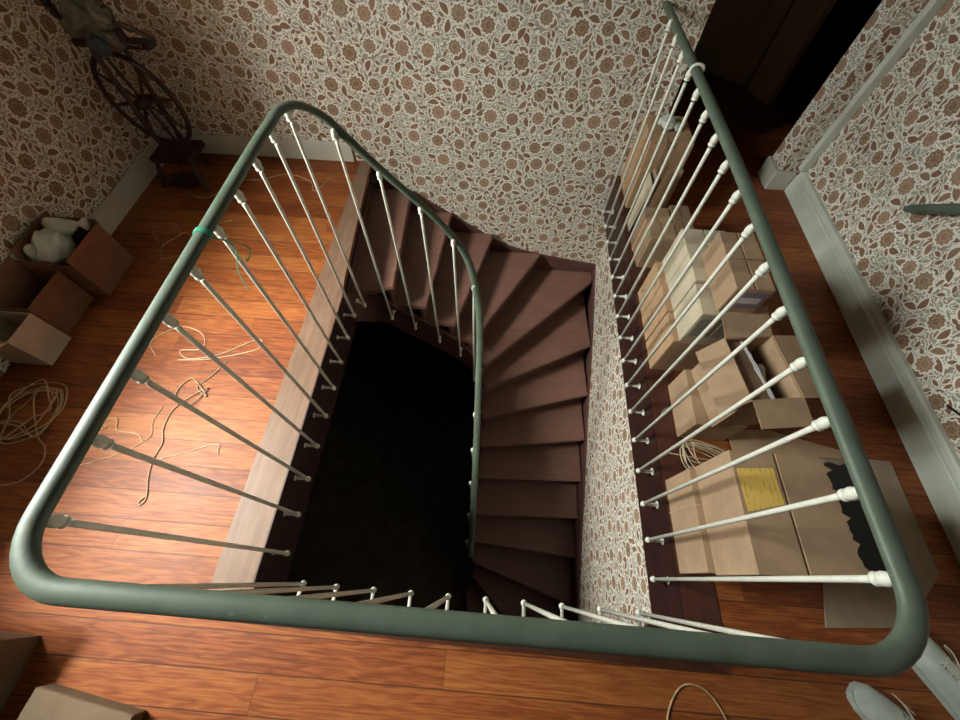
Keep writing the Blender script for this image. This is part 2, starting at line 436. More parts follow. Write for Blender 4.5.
# skirting boards
def skirting(bm, path, h, th, cap=0.35):
    """profile swept along a straight run: path=(a,b), inside normal given by th sign"""
    return bm
struct(obj('baseboard_left', BX(XL + .0005, XL + .016, 1.42, YB - .018, 0.0005, 0.13, 0.003), M['white_trim']))
struct(obj('baseboard_back', BX(XL + .017, -0.972, YB - .016, YB - .0005, 0.0005, 0.125, 0.003), M['white_trim']))
def profile_run(prof, axis, a, b, base):
    """prof: closed list of (depth, height); extruded from a to b along axis ('y')"""
    bm = bmesh.new()
    A = [bm.verts.new((base - d, a, h)) for d, h in prof]; B = [bm.verts.new((base - d, b, h)) for d, h in prof]
    n = len(prof)
    for i in range(n):
        bm.faces.new((A[i], A[(i + 1) % n], B[(i + 1) % n], B[i]))
    bm.faces.new(A); bm.faces.new(B[::-1]); return bm
prof = [(0.0005, 0.0005), (0.038, 0.0005), (0.038, 0.104), (0.033, 0.110), (0.027, 0.112), (0.025, 0.130), (0.019, 0.138), (0.0005, 0.140)]
struct(obj('baseboard_right', profile_run(prof, 'y', YF + .01, 2.29, XR), M['grey_trim']))
bm = bmesh.new(); add_box(bm, 1.668, 1.79, 2.29, 2.314, 0.0005, 0.118, 0.003); add_box(bm, 1.668, 1.693, 2.316, 2.46, 0.0005, 0.118, 0.003)
struct(obj('baseboard_passage', bm, M['white_trim']))
struct(obj('trim_5', BX(1.785, XR - .0005, 2.275, 2.314, 0.142, ZC - .01, 0.003), M['grey_trim']))

# window in the left wall (beside the camera, out of the picture)
win = obj('window_1', pierced_wall(bmesh.new(), XL - WT + .02, XL - WT + .07, WY0 + .001, WY1 - .001, WZ0 + .001, WZ1 - .001, (WY0 + .05, WY1 - .05), (WZ0 + .05, WZ1 - .05)), M['white_wood'])
struct(win)
ym = (WY0 + WY1) / 2
obj('mullion', BX(XL - WT + .025, XL - WT + .065, ym - .025, ym + .025, WZ0 + .05, WZ1 - .05), M['white_wood'], win)
obj('glazing_bar', BX(XL - WT + .032, XL - WT + .058, WY0 + .05, WY1 - .05, 1.55, 1.575), M['white_wood'], win)
obj('pane', BX(XL - WT + .042, XL - WT + .046, WY0 + .04, ym, WZ0 + .04, WZ1 - .04), M['glass'], win)
obj('pane', BX(XL - WT + .042, XL - WT + .046, ym, WY1 - .04, WZ0 + .04, WZ1 - .04), M['glass'], win)

# the dark passage behind the corner
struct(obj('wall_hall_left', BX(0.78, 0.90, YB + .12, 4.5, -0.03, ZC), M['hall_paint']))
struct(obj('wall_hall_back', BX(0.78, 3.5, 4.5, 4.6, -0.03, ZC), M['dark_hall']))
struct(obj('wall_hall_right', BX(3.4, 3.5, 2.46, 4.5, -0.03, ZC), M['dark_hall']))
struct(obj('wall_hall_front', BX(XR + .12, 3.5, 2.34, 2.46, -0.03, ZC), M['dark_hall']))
P1, P2, P3 = Vector((1.16, 4.07)), Vector((1.868, 3.515)), Vector((1.965, 3.30))
def upright(bm, a, b, th, z0, z1):
    d = (b - a).normalized(); n = Vector((-d.y, d.x)) * th
    return add_prism(bm, [a, b, b + n, a + n], z0, z1)
door = struct(obj('door_1', upright(bmesh.new(), P1, P2 - (P2 - P1).normalized() * .012, 0.04, 0.012, 2.05), M['door']))
dv = (P2 - P1).normalized(); nv = Vector((dv.y, -dv.x)) * 0.012
bm = bmesh.new()
for za, zb in ((0.14, 0.75), (0.9, 1.9)):
    a = P1 + dv * .1 + nv; b = P2 - dv * .13 + nv
    upright(bm, a, b, 0.013, za, zb)
obj('panel', bm, M['door'], door)
bm = bmesh.new(); upright(bm, P2, P3, 0.06, 0.0, 2.1)
struct(obj('trim_6', bm, M['casing']))

# lower hall
def lower_back():
    bm = bmesh.new()
    add_box(bm, -2.6, -0.95, YB, YB + .12, -2.7, -0.031); add_box(bm, -0.95, -0.30, YB, YB + .12, -2.7, -0.421); add_box(bm, -0.30, 0.90, YB, YB + .12, -2.7, -0.801)
    return bm
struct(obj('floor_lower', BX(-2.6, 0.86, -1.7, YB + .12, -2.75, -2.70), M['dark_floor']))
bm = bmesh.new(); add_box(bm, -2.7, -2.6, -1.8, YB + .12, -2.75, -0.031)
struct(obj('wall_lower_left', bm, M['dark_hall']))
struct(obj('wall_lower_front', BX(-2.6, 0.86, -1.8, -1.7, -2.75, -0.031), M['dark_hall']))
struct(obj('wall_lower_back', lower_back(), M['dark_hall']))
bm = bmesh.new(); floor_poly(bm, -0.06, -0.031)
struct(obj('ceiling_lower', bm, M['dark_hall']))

# ------------------------------------------------------------------ staircase
RZ = 0.175
# nosing lines: (inner point, outer point)
IN_X, BK, RT = -0.022, 2.318, 0.806
IY = 1.445
NOS = [((-0.80, 1.36), (-0.867, BK)), ((-0.587, IY), (-0.617, BK)), ((-0.413, IY), (-0.345, BK)), ((-0.243, IY), (-0.030, BK)),
       ((-0.129, 1.430), (0.359, BK)), ((IN_X, 1.36), (RT, 2.215)), ((IN_X, 1.25), (RT, 1.70)), ((IN_X, 1.085), (RT, 1.345)),
       ((IN_X, 0.905), (RT, 1.03)), ((IN_X, 0.705), (RT, 0.745)), ((IN_X, 0.457), (RT, 0.487)), ((IN_X, 0.268), (RT, 0.212)),
       ((IN_X, 0.125), (RT, -0.13)), ((IN_X, 0.02), (0.60, -0.55)), ((IN_X - .05, -0.06), (0.05, -0.75)), ((-0.25, -0.10), (-0.3, -0.8))]
stair = thing('staircase', 'brown painted winding wooden staircase turning down through the floor opening', 'staircase', (0.3, 1.0, -2.69))
def back(k, d):
    (a, b) = NOS[k]; a, b = Vector(a), Vector(b)
    m = (b - a).normalized(); n = Vector((m.y, -m.x))       # points downstairs
    a, b = a - n * d, b - n * d
    b.y = min(b.y, BK); b.x = min(b.x, RT)
    return a, b
def lerp2(a, b, t): return (a[0] + (b[0] - a[0]) * t, a[1] + (b[1] - a[1]) * t)
for k in range(1, len(NOS)):
    zt = -RZ * k
    a0, b0 = back(k - 1, 0.046)
    a1, b1 = Vector(NOS[k][0]), Vector(NOS[k][1])
    poly = [a0, a1, b1]
    if k == 5: poly.append(Vector((RT, BK)))
    if k == 13: poly.append(Vector((RT, -0.6)))
    poly.append(b0)
    bm = bmesh.new(); add_prism(bm, [(p[0], p[1]) for p in poly], zt - 0.032, zt)
    bmesh.ops.bevel(bm, geom=[e for e in bm.edges if abs(e.verts[0].co.z - e.verts[1].co.z) < 1e-6], offset=0.007, segments=2, affect='EDGES')
    obj('tread', bm, M['stair'], stair)
    if k >= 1:                                                # riser below the upper nosing, set back
        ra, rb = back(k - 1, 0.026); rc, rd = back(k - 1, 0.044)
        bm = bmesh.new(); add_prism(bm, [ra, rb, rd, rc], zt - 0.0, zt + RZ - (0.033 if k > 1 else 0.031))
        obj('riser', bm, M['riser'], stair)
# cut string under the inner ends of the treads, following them down
ipath = [(-0.79, 1.26), (-0.79, 1.32), (-0.765, 1.39), (-0.70, 1.425), (-0.587, 1.43), (-0.413, 1.43), (-0.243, 1.43), (-0.15, 1.42), (-0.085, 1.40), (-0.045, 1.34), (-0.035, 1.25), (-0.033, 1.085), (-0.033, 0.905), (-0.033, 0.705), (-0.033, 0.457), (-0.033, 0.268), (-0.033, 0.125)]
itop = [-0.03, -0.08, -0.15, -0.19, -0.30, -0.45, -0.62, -0.75, -0.86, -0.98, -1.16, -1.33, -1.50, -1.68, -1.86, -2.03, -2.2]
itop = [z - 0.06 for z in itop]; itop[0] = -0.03; itop[1] = -0.10
ibot = [z - 0.26 for z in itop]
sp = spline([(x, y, z) for (x, y), z in zip(ipath, itop)], 4)
obj('inner_stringer', ribbon(bmesh.new(), [(p.x, p.y) for p in sp], [p.z for p in sp], [p.z - .26 for p in sp], -0.028), M['skirt'], stair, smooth=False)
# wall strings
def wall_string(pts, axis, face, th):
    bm = bmesh.new(); V = []
    for u, z in pts:
        if axis == 'x': q = [(u, face, z), (u, face - th, z), (u, face - th, z - .45), (u, face, z - .45)]
        else: q = [(face, u, z), (face - th, u, z), (face - th, u, z - .45), (face, u, z - .45)]
        V.append([bm.verts.new(p) for p in q])
    for A, B in zip(V, V[1:]):
        for k in range(4): bm.faces.new((A[k], A[(k + 1) % 4], B[(k + 1) % 4], B[k]))
    bm.faces.new(V[0]); bm.faces.new(V[-1][::-1]); return bm
top_b = spline([(-0.868, 0, -0.06), (-0.70, 0, -0.155), (-0.36, 0, -0.375), (0.02, 0, -0.620), (0.30, 0, -0.715), (0.52, 0, -0.755), (0.821, 0, -0.80)], 5)
obj('wall_stringer', wall_string([(p.x, p.z) for p in top_b], 'x', YB - .001, 0.018), M['skirt'], stair)
top_r = spline([(0, 2.32, -0.815), (0, 2.0, -0.935), (0, 1.68, -1.075), (0, 1.175, -1.33), (0, 0.468, -1.66), (0, -0.079, -1.91), (0, -0.55, -2.15)], 5)
obj('wall_stringer', wall_string([(p.y, p.z) for p in top_r], 'y', 0.8215, 0.013), M['skirt'], stair)

# ------------------------------------------------------------------ railing
XA, XB, FY = -0.724, 0.675, -0.062
ZR = 0.907
rail = thing('stair_railing', 'green handrail on slim white iron balusters running round the stairwell and down the stairs', 'railing', (0.0, FY, 0.0))
ctrl = [(0.690, YB - .001, 0.866), (0.672, 2.0, 0.892), (0.677, 1.2, ZR), (0.681, 0.4, ZR)]
rail_pts = spline(ctrl, 6)[:-1]
def rarc(cx, cy, r, a0, a1, n=9): return [Vector((x, y, ZR)) for x, y in arc(cx, cy, r, a0, a1, n)]
rail_pts += [Vector((0.681, 0.2, ZR))] + rarc(XB + .006 - .105, FY + .105, 0.105, 0, -90) + [Vector((x, FY, ZR)) for x in (0.3, 0.0, -0.3)] + rarc(XA - .008 + .105, FY + .105, 0.105, 270, 180)
XO = XA - .008
down = [(XO, 0.12, ZR), (XO, 0.6, ZR), (XO, 1.05, ZR), (XO + .002, 1.18, ZR - .002), (-0.733, 1.27, ZR - .010), (-0.712, 1.34, 0.878), (-0.676, 1.385, 0.838), (-0.635, 1.397, 0.795), (-0.596, 1.40, 0.745), (-0.544, 1.40, 0.680), (-0.477, 1.40, 0.602), (-0.375, 1.40, 0.490), (-0.286, 1.397, 0.392), (-0.195, 1.385, 0.272), (-0.135, 1.35, 0.18), (-0.098, 1.29, 0.075), (-0.072, 1.22, -0.04), (-0.058, 1.10, -0.20), (-0.048, 0.872, -0.42), (-0.040, 0.66, -0.62), (-0.036, 0.46, -0.80), (-0.034, 0.27, -0.97), (-0.034, 0.12, -1.12)]
rail_pts += spline(down, 6)[1:]
def sweep(bm, pts, w, h, seg=14):
    pts = [Vector(p) for p in pts]; n = len(pts); rings = []
    for i, p in enumerate(pts):
        tn = (pts[min(i + 1, n - 1)] - pts[max(i - 1, 0)]).normalized()
        s = tn.cross(Vector((0, 0, 1))).normalized(); u = s.cross(tn).normalized()
        ring = []
        for k in range(seg):
            a = 2 * PI * k / seg; ca, sa = math.cos(a), math.sin(a)
            ring.append(bm.verts.new(p + s * (w * math.copysign(abs(ca) ** 0.9, ca)) + u * (h * math.copysign(abs(sa) ** 0.9, sa))))
        rings.append(ring)
    for A, B in zip(rings, rings[1:]):
        for k in range(seg): bm.faces.new((A[k], A[(k + 1) % seg], B[(k + 1) % seg], B[k]))
    bm.faces.new(rings[0][::-1]); bm.faces.new(rings[-1]); return bm
obj('handrail', sweep(bmesh.new(), rail_pts, 0.0188, 0.0128), M['green'], rail, smooth=True)

BAL = {}
def baluster_mesh(L):
    key = round(L, 3)
    if key in BAL: return BAL[key]
    bm = bmesh.new()
    add_lathe(bm, [(0.0065, 0.0), (0.010, 0.004), (0.0115, 0.014), (0.009, 0.024), (0.0062, 0.028)], seg=10)
    add_lathe(bm, [(0.0063, 0.02), (0.0063, L - .06), (0.0066, L - .04)], seg=10)
    add_lathe(bm, [(0.0065, L - .033), (0.0115, L - .031), (0.0120, L - .0285), (0.0115, L - .026), (0.0085, L - .0245), (0.0112, L - .020), (0.0124, L - .013), (0.0115, L - .006), (0.0088, L), (0.007, L + .006)], seg=12)
    me = bpy.data.meshes.new('baluster'); bmesh.ops.recalc_face_normals(bm, faces=bm.faces[:]); bm.to_mesh(me); bm.free()
    for p in me.polygons: p.use_smooth = True
    me.materials.append(M['iron']); BAL[key] = me; return me
def bracket_mesh():
    bm = bmesh.new()
    add_tube(bm, [(0, 0, 0.012), (0.02, 0, 0.012), (0.052, 0, 0.012)], [0.0075, 0.006, 0.0075], 8)
    add_lathe(bm, [(0.015, 0.0), (0.015, 0.003), (0.009, 0.006)], (0.0585, 0, 0.012), (-1, 0, 0), 12)
    me = bpy.data.meshes.new('bracket'); bmesh.ops.recalc_face_normals(bm, faces=bm.faces[:]); bm.to_mesh(me); bm.free()
    me.materials.append(M['iron']); return me
BRK = bracket_mesh()
def baluster(x, y, zf, zt, ang, bracket=True):
    o = link(bpy.data.objects.new('baluster', baluster_mesh(zt - zf)), rail)
    o.location = Vector((x, y, zf)) - rail.location
    if bracket:
        b = link(bpy.data.objects.new('bracket', BRK), o); b.rotation_euler = (0, 0, ang)
    return o
Z0, Z1 = -0.085, 0.893
for i in range(9): baluster(XA, 0.035 + .1405 * i, Z0, Z1, PI)
for i in range(16): baluster(XB - .0012 * i, 0.050 + .1355 * i, Z0, Z1, 0)
for i in range(9): baluster(-0.507 + .139 * i, FY, Z0, Z1, -PI / 2)
baluster(-0.632, FY + .002, Z0, Z1, math.radians(-100))
baluster(-0.725, 1.30, -0.183, 0.880, math.radians(150))
baluster(-0.622, 1.375, -0.40, 0.775, PI / 2)
baluster(-0.494, 1.388, -0.515, 0.611, PI / 2)
baluster(-0.346, 1.388, -0.655, 0.452, PI / 2)
baluster(-0.208, 1.370, -0.792, 0.290, PI / 2)
baluster(-0.104, 1.285, -1.0, 0.08, 0)
for y, zn in ((1.13, -0.172), (0.98, -0.325), (0.82, -0.475), (0.66, -0.63), (0.50, -0.775), (0.34, -0.92), (0.2, -1.05)):
    b = baluster(-0.060, y, zn - 1.06, zn, 0); b.children[0].scale = (0.46, 1, 1)
# strap collar where the rail is clamped near the back wall
cp = Vector((0.675, 1.66, ZR - .003))
bm = bmesh.new(); add_tube(bm, [cp + Vector((math.cos(a) * .0225, 0, math.sin(a) * .0165)) for a in [2 * PI * k / 20 for k in range(20)]], 0.0055, 8, closed=True, flat=1)
tag(obj('collar', bm, M['ring'], rail, smooth=True), 'white strap collar round the green rail')

# green twine tied round the left rail
tw = thing('green_twine', 'bright green twine knotted round the left handrail with loose ends hanging', 'twine', (XA, 0.695, 0.88))
bm = bmesh.new()
for k in range(3):
    add_tube(bm, [Vector((XO + math.cos(a) * .0205, 0.692 + .005 * k + .002 * math.sin(a), ZR + math.sin(a) * .0146)) for a in [2 * PI * j / 18 for j in range(18)]], 0.0022, 6, closed=True)
obj('loop', bm, M['twine'], tw)
bm = bmesh.new()
add_tube(bm, spline([(XO + .022, 0.697, 0.90), (XA + .045, 0.705, 0.86), (XA + .03, 0.680, 0.80), (XA + .035, 0.660, 0.74)], 6), 0.0016, 5)
add_tube(bm, spline([(XO + .021, 0.697, 0.895), (XA + .04, 0.715, 0.87), (XA + .05, 0.740, 0.82), (XA + .018, 0.740, 0.77), (XA + .03, 0.730, 0.80)], 6), 0.0016, 5)
obj('loose_end', bm, M['twine'], tw)

# ------------------------------------------------------------------ cartons
def carton(label, x0, x1, y0, y1, z0, z1, mat, rot=0.0, group=None, seam='y', tape=True, name='cardboard_box', gap=0.003, cat='box'):
    cx, cy = (x0 + x1) / 2, (y0 + y1) / 2
    t = thing(name, label, cat, (cx, cy, z0), group, rot)
    w, d, h = (x1 - x0) / 2, (y1 - y0) / 2, z1 - z0
    obj('body', BX(-w, w, -d, d, 0, h - .0045, 0.004), mat, t, world=False)
    for s in (-1, 1):
        if seam == 'y': a = (-w + .001, -gap) if s < 0 else (gap, w - .001); b = (-d + .001, d - .001)
        else: a = (-w + .001, w - .001); b = (-d + .001, -gap) if s < 0 else (gap, d - .001)
        obj('flap', BX(a[0], a[1], b[0], b[1], h - .0046, h, 0.0012), mat, t, world=False)
    if tape:
        bm = bmesh.new()
        if seam == 'y':
            add_box(bm, -.022, .022, -d - .0005, d + .0005, h, h + .0008); add_box(bm, -.022, .022, -d - .001, -d - .0002, h * .72, h + .0008)
        else:
            add_box(bm, -w - .0005, w + .0005, -.022, .022, h, h + .0008); add_box(bm, -w - .001, -w - .0002, -.022, .022, h * .72, h + .0008)
        obj('tape', bm, M['tape'], t, world=False)
    return t

def open_carton(label, x0, x1, y0, y1, z0, z1, mat, flaps, group=None, th=0.004, cat='box', rot=0.0):
    """flaps: dict side -> (length, angle in degrees from straight up, outwards positive)"""
    cx, cy = (x0 + x1) / 2, (y0 + y1) / 2
    t = thing('open_cardboard_box', label, cat, (cx, cy, z0), group, rot)
    w, d, h = (x1 - x0) / 2, (y1 - y0) / 2, z1 - z0
    bm = bmesh.new()
    add_box(bm, -w, w, -d, d, 0, th)
    add_box(bm, -w, -w + th, -d, d, th, h); add_box(bm, w - th, w, -d, d, th, h)
    add_box(bm, -w + th, w - th, -d, -d + th, th, h); add_box(bm, -w + th, w - th, d - th, d, th, h)
    obj('body', bm, mat, t, world=False)
    for side, (L, ang, *sk) in flaps.items():
        a = math.radians(ang); o, u = math.sin(a) * L, math.cos(a) * L
        s = sk[0] if sk else 0.0
        if side == 'left': q = [(-w, -d, h), (-w, d, h), (-w - o, d + s, h + u), (-w - o, -d + s, h + u)]
        if side == 'right': q = [(w, d, h), (w, -d, h), (w + o, -d + s, h + u), (w + o, d + s, h + u)]
        if side == 'back': q = [(-w, d, h), (w, d, h), (w + s, d + o, h + u), (-w + s, d + o, h + u)]
        if side == 'front': q = [(w, -d, h), (-w, -d, h), (-w + s, -d - o, h + u), (w + s, -d - o, h + u)]
        obj('flap', add_slab(bmesh.new(), q, -th * .8), mat, t, world=False)
    return t

GR = 'cartons stored on the landing beside the right balusters'
# front pair
b = carton('lower pinkish-brown box tied with string, under the box with the yellow label', 0.742, 1.035, 0.072, 0.405, 0.0035, 0.203, M['card_tan'], group=GR, tape=False)
obj('string', TB([(-0.1478, 0.04, 0.0), (-0.1478, 0.04, 0.100), (-0.1478, 0.042, 0.1995), (-0.128, 0.042, 0.2005)], 0.0014, 5), M['cord_pale'], b, world=False)
b = carton('upper brown box with a yellow printed label on its lid', 0.763, 1.04, 0.066, 0.410, 0.2045, 0.42, M['card_tan'], group=GR, tape=False, gap=0.004)
bm = bmesh.new(); q = [(0.774, 0.353), (0.886, 0.361), (0.890, 0.256), (0.777, 0.228)]
add_prism(bm, q, 0.4202, 0.4207)
lab = obj('label', bm, M['label_yellow'], b); lab['label'] = 'yellow printed label'
bm = bmesh.new()                                             # torn edge of the lid
pts = []; random.seed(3)
for i in range(30):
    y = -0.166 + 0.332 * i / 29
    pts.append((0.137 + random.uniform(0.004, 0.012) + (0.016 if i % 6 == 2 else 0) + 0.012 * (1 - i / 29), y))
add_prism(bm, [(0.12, -0.166)] + pts + [(0.12, 0.166)], 0.2125, 0.2156)
obj('torn_edge', bm, M['card_tan'], b, world=False)

# open box with flaps
carton('closed brown box underneath the open box with four spread flaps', 0.822, 1.02, 0.59, 0.835, 0.0035, 0.170, M['card_tan'], group=GR, tape=False)
ob = open_carton('open brown box with four spread flaps and packing inside, behind the yellow-labelled box', 0.8625, 1.0395, 0.592, 0.840, 0.171, 0.425, M['card_tan'],
                 {'left': (0.105, 126, -0.02), 'right': (0.115, 96), 'back': (0.115, 75, 0.01), 'front': (0.095, 95, -0.005)}, group=GR, rot=math.radians(8))
q = [(-0.083, -0.118, 0.240), (-0.083, 0.118, 0.240), (-0.018, 0.116, 0.232), (-0.0, -0.116, 0.230)]
f = obj('flap', add_slab(bmesh.new(), q, -0.003), M['card_brown'], ob, world=False)
bm = bmesh.new(); random.seed(5); pp = []
for i in range(13):
    y = 0.115 - 0.23 * i / 12; x = -0.018 + 0.018 * i / 12
    pp.append((x - .009 + random.uniform(-.002, .002), y)); 
for i in range(13):
    y = -0.115 + 0.23 * i / 12; x = 0.0 - 0.018 * i / 12
    pp.append((x + .004 + random.uniform(-.003, .003), y))
add_prism(bm, pp, 0.2385, 0.2405); obj('torn_tape', bm, M['label_white'], ob, world=False)
def lump(bm, c, r, amp=0.25, sub=3, seed=0, sq=(1, 1, 1)):
    g = bmesh.ops.create_icosphere(bm, subdivisions=sub, radius=1.0)
    for v in g['verts']:
        p = v.co.copy(); n = 1 + amp * noise.fractal(p * 1.8 + Vector((seed, seed * 2, 0)), 1.0, 2.0, 3)
        v.co = Vector(c) + Vector((p.x * r[0], p.y * r[1], p.z * r[2])) * n
    return bm
bm = bmesh.new(); lump(bm, (0.985, 0.73, 0.31), (0.03, 0.055, 0.06), 0.45, 3, 3)
tag(obj('packing_paper', bm, M['plastic'], smooth=True), 'crumpled pale packing paper inside the open brown box', 'paper')

# stacks in the middle
GO = 'orange boxes in the bottom row of the middle stack'
GP = 'pale boxes in the second row of the middle stack'
wh = ['nearest viewer', 'middle one', 'farthest from viewer']
for i in range(3):
    y0 = 0.915 + .153 * i + (0.004 if i else 0)
    zt = (0.252, 0.247, 0.236)[i]
    b = carton('orange-brown printed box at the bottom of the middle stack, ' + wh[i], 0.752, 0.97, y0, y0 + .148, 0.0035, zt, M['card_orange'], group=GO, tape=False)
    bm = bmesh.new(); random.seed(20 + i)
    for k in range(5):                                       # faint printed marks on the side
        yy = -0.045 + random.uniform(0, .085); zz = 0.03 + random.uniform(0, 0.16)
        add_box(bm, -0.1096, -0.1091, yy, yy + .009, zz, zz + .003); add_box(bm, -0.1096, -0.1091, yy + .003, yy + .006, zz - .006, zz + .008)
    obj('printed_mark', bm, M['ink'], b, world=False)
    zp = (0.444, 0.449, 0.440)[i]
    b = carton('pale cream box in the second row of the middle stack, ' + wh[i], 0.775 + .003 * i, 0.965, y0 + .001, y0 + .147, zt + .001, zp, M['card_pale'], group=GP, tape=False)
    if i == 0:
        bm = bmesh.new(); h = zp - zt
        for xa in (-0.085, 0.005): add_box(bm, xa, xa + .075, -0.0748, -0.0731, h * .25, h * .85)
        lb = obj('label', bm, M['label_grey'], b, world=False); lb['label'] = 'grey printed panels'
for i, (ya, yb, zb) in enumerate(((0.925, 1.062, 0.4502), (1.066, 1.20, 0.4502))):
    b = carton(('top brown box of the middle stack, with a purple label in front', 'top brown box of the middle stack, behind the purple-labelled one')[i], 0.824, 0.955, ya, yb, zb, 0.582, M['card_tan'], group=GR, tape=False)
    if i == 0:
        d = (yb - ya) / 2
        bm = bmesh.new(); add_box(bm, -0.028, 0.06, -d - .0012, -d - .0003, 0.03, 0.118)
        obj('label', bm, M['label_purple'], b, world=False)['label'] = 'purple label'
        bm = bmesh.new(); add_box(bm, -0.026, 0.045, -d - .0018, -d - .0013, 0.058, 0.088)
        obj('label', bm, M['label_white'], b, world=False)['label'] = 'white label'
        obj('string', TB([(0.0, -d + .06, 0.1325), (0.062, -d + .062, 0.1325)], 0.0015, 5), M['cord_pale'], b, world=False)

# further back
carton('low brown box with a dark front, just behind the middle stack', 0.765, 0.895, 1.552, 1.667, 0.0035, 0.217, M['card_tan'], group=GR, tape=False)
carton('low brown box directly behind the dark-fronted low box', 0.758, 0.89, 1.670, 1.785, 0.0035, 0.212, M['card_tan'], group=GR, tape=False)
carton('long brown box with a dark seam beside the open floor, right of the low boxes', 0.900, 0.998, 1.545, 1.81, 0.0035, 0.216, M['card_brown'], group=GR, tape=False)
carton('low box at the foot of the back wall under the orange-sided box', 0.760, 0.995, 2.03, 2.325, 0.0035, 0.26, M['card_orange'], group=GR, tape=True)
carton('orange-sided box on top of the stack against the back wall', 0.762, 0.99, 2.055, 2.31, 0.261, 0.402, M['card_orange'], group=GR, tape=True)
bm = bmesh.new(); lump(bm, (0.86, 2.2, 0.427), (0.045, 0.05, 0.024), 0.35, 3, 9); lump(bm, (0.905, 2.185, 0.42), (0.03, 0.035, 0.016), 0.35, 3, 4)
tag(obj('plastic_bag', bm, M['plastic'], smooth=True), 'white plastic bag on top of the stack against the back wall', 'bag')
# leaning sheets between the low boxes and the back stack
for i, (x, y, L, h, m) in enumerate(((0.762, 1.83, 0.12, 0.30, 'card_pale'), (0.785, 1.85, 0.11, 0.32, 'card_grey'), (0.81, 1.87, 0.10, 0.30, 'card_pale'))):
    bm = bmesh.new(); add_slab(bm, [(x, y, 0.0035), (x, y + L, 0.0035), (x + .022, y + L + .01, h), (x + .022, y + .01, h)], 0.004)
    o = obj('cardboard_sheet', bm, M[m]); tag(o, ('pale flattened sheet standing upright, closest to the balusters', 'grey-brown flattened sheet standing between the two pale upright sheets', 'pale flattened sheet standing upright, farther from the balusters')[i], 'cardboard', 'flattened sheets standing before the back stack')

# flat sheets on the floor on the right
bm = bmesh.new(); add_prism(bm, [(1.30, 0.575), (1.70, 0.553), (1.693, 0.138), (1.50, -0.037), (1.218, -0.057), (1.262, 0.10)], 0.0005, 0.0045)
bmesh.ops.bevel(bm, geom=[e for e in bm.edges if e.is_boundary], offset=0.001, segments=1, affect='EDGES') if False else None
tag(obj('cardboard_sheet', bm, M['card_grey']), 'large flat greyish cardboard sheet on the floor right of the yellow-labelled box', 'cardboard')
bm = bmesh.new(); add_prism(bm, [(1.035, 0.64), (1.22, 0.65), (1.52, 0.578), (1.56, 0.546), (1.30, 0.546), (1.10, 0.44), (1.052, 0.45)], 0.0096, 0.0130)
tag(obj('cardboard_sheet', bm, M['card_tan']), 'small flat tan cardboard sheet on the floor between the open box and the yellow-labelled box', 'cardboard')

bm = bmesh.new(); random.seed(8); pts = []  # added ragged dark sheet, painting the deep shade right of the labelled box
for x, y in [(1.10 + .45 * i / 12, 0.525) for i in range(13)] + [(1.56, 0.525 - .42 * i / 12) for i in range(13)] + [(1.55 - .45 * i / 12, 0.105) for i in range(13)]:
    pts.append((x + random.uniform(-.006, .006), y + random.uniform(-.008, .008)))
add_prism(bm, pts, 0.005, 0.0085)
tag(obj('shade_sheet', bm, M['shade_black']), 'dark sheet standing in for shade on the grey cardboard right of the yellow-labelled box', 'plastic')  # not real plastic: added sheet stands in for the box's shade

# left-hand boxes
GL = 'cartons standing along the left wall'
ob = open_carton('open reddish-brown box holding a white plastic bag by the left skirting board', -2.178, -1.965, 1.13, 1.385, 0.0005, 0.212, M['card_red'],
                 {'left': (0.09, -4), 'right': (0.035, 4), 'back': (0.05, 10)}, group=GL)
ob = open_carton('open reddish-brown box between the bag-filled box and the whitish box', -2.19, -2.035, 0.885, 1.11, 0.0005, 0.20, M['card_red'],
                 {'back': (0.05, 6), 'left': (0.08, -3)}, group=GL)
ob = open_carton('whitish open box at the left edge above the coiled cord', -2.19, -2.008, 0.715, 0.868, 0.0005, 0.20, M['card_white'],
                 {'front': (0.09, 70), 'left': (0.06, -6)}, group=GL)
bag = thing('plastic_bag', 'white plastic bag stuffed in the open box by the left wall', 'bag', (-2.08, 1.26, 0.15))
bm = bmesh.new(); lump(bm, (-2.105, 1.225, 0.225), (0.066, 0.085, 0.075), 0.22, 4, 2); lump(bm, (-2.10, 1.325, 0.265), (0.075, 0.036, 0.045), 0.2, 3, 6); lump(bm, (-2.145, 1.17, 0.235), (0.03, 0.03, 0.05), 0.3, 3, 8)
obj('sack', bm, M['plastic'], bag, smooth=True)
bm = bmesh.new(); add_tube(bm, [(-2.05, 1.335, 0.27), (-2.02, 1.342, 0.27), (-2.005, 1.346, 0.27), (-1.982, 1.350, 0.268)], [0.026, 0.014, 0.012, 0.030], 10)
obj('knotted_end', bm, M['plastic'], bag, smooth=True)
# cartons at the lower left corner
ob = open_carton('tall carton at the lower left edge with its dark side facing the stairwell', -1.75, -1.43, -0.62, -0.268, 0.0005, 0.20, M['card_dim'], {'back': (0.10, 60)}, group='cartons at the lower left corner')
carton('low flat carton in the lower left corner nearest the viewer', -1.335, -1.005, -0.704, -0.404, 0.0005, 0.06, M['card_dim'], rot=math.radians(-7.8), group='cartons at the lower left corner', seam='x', tape=False)

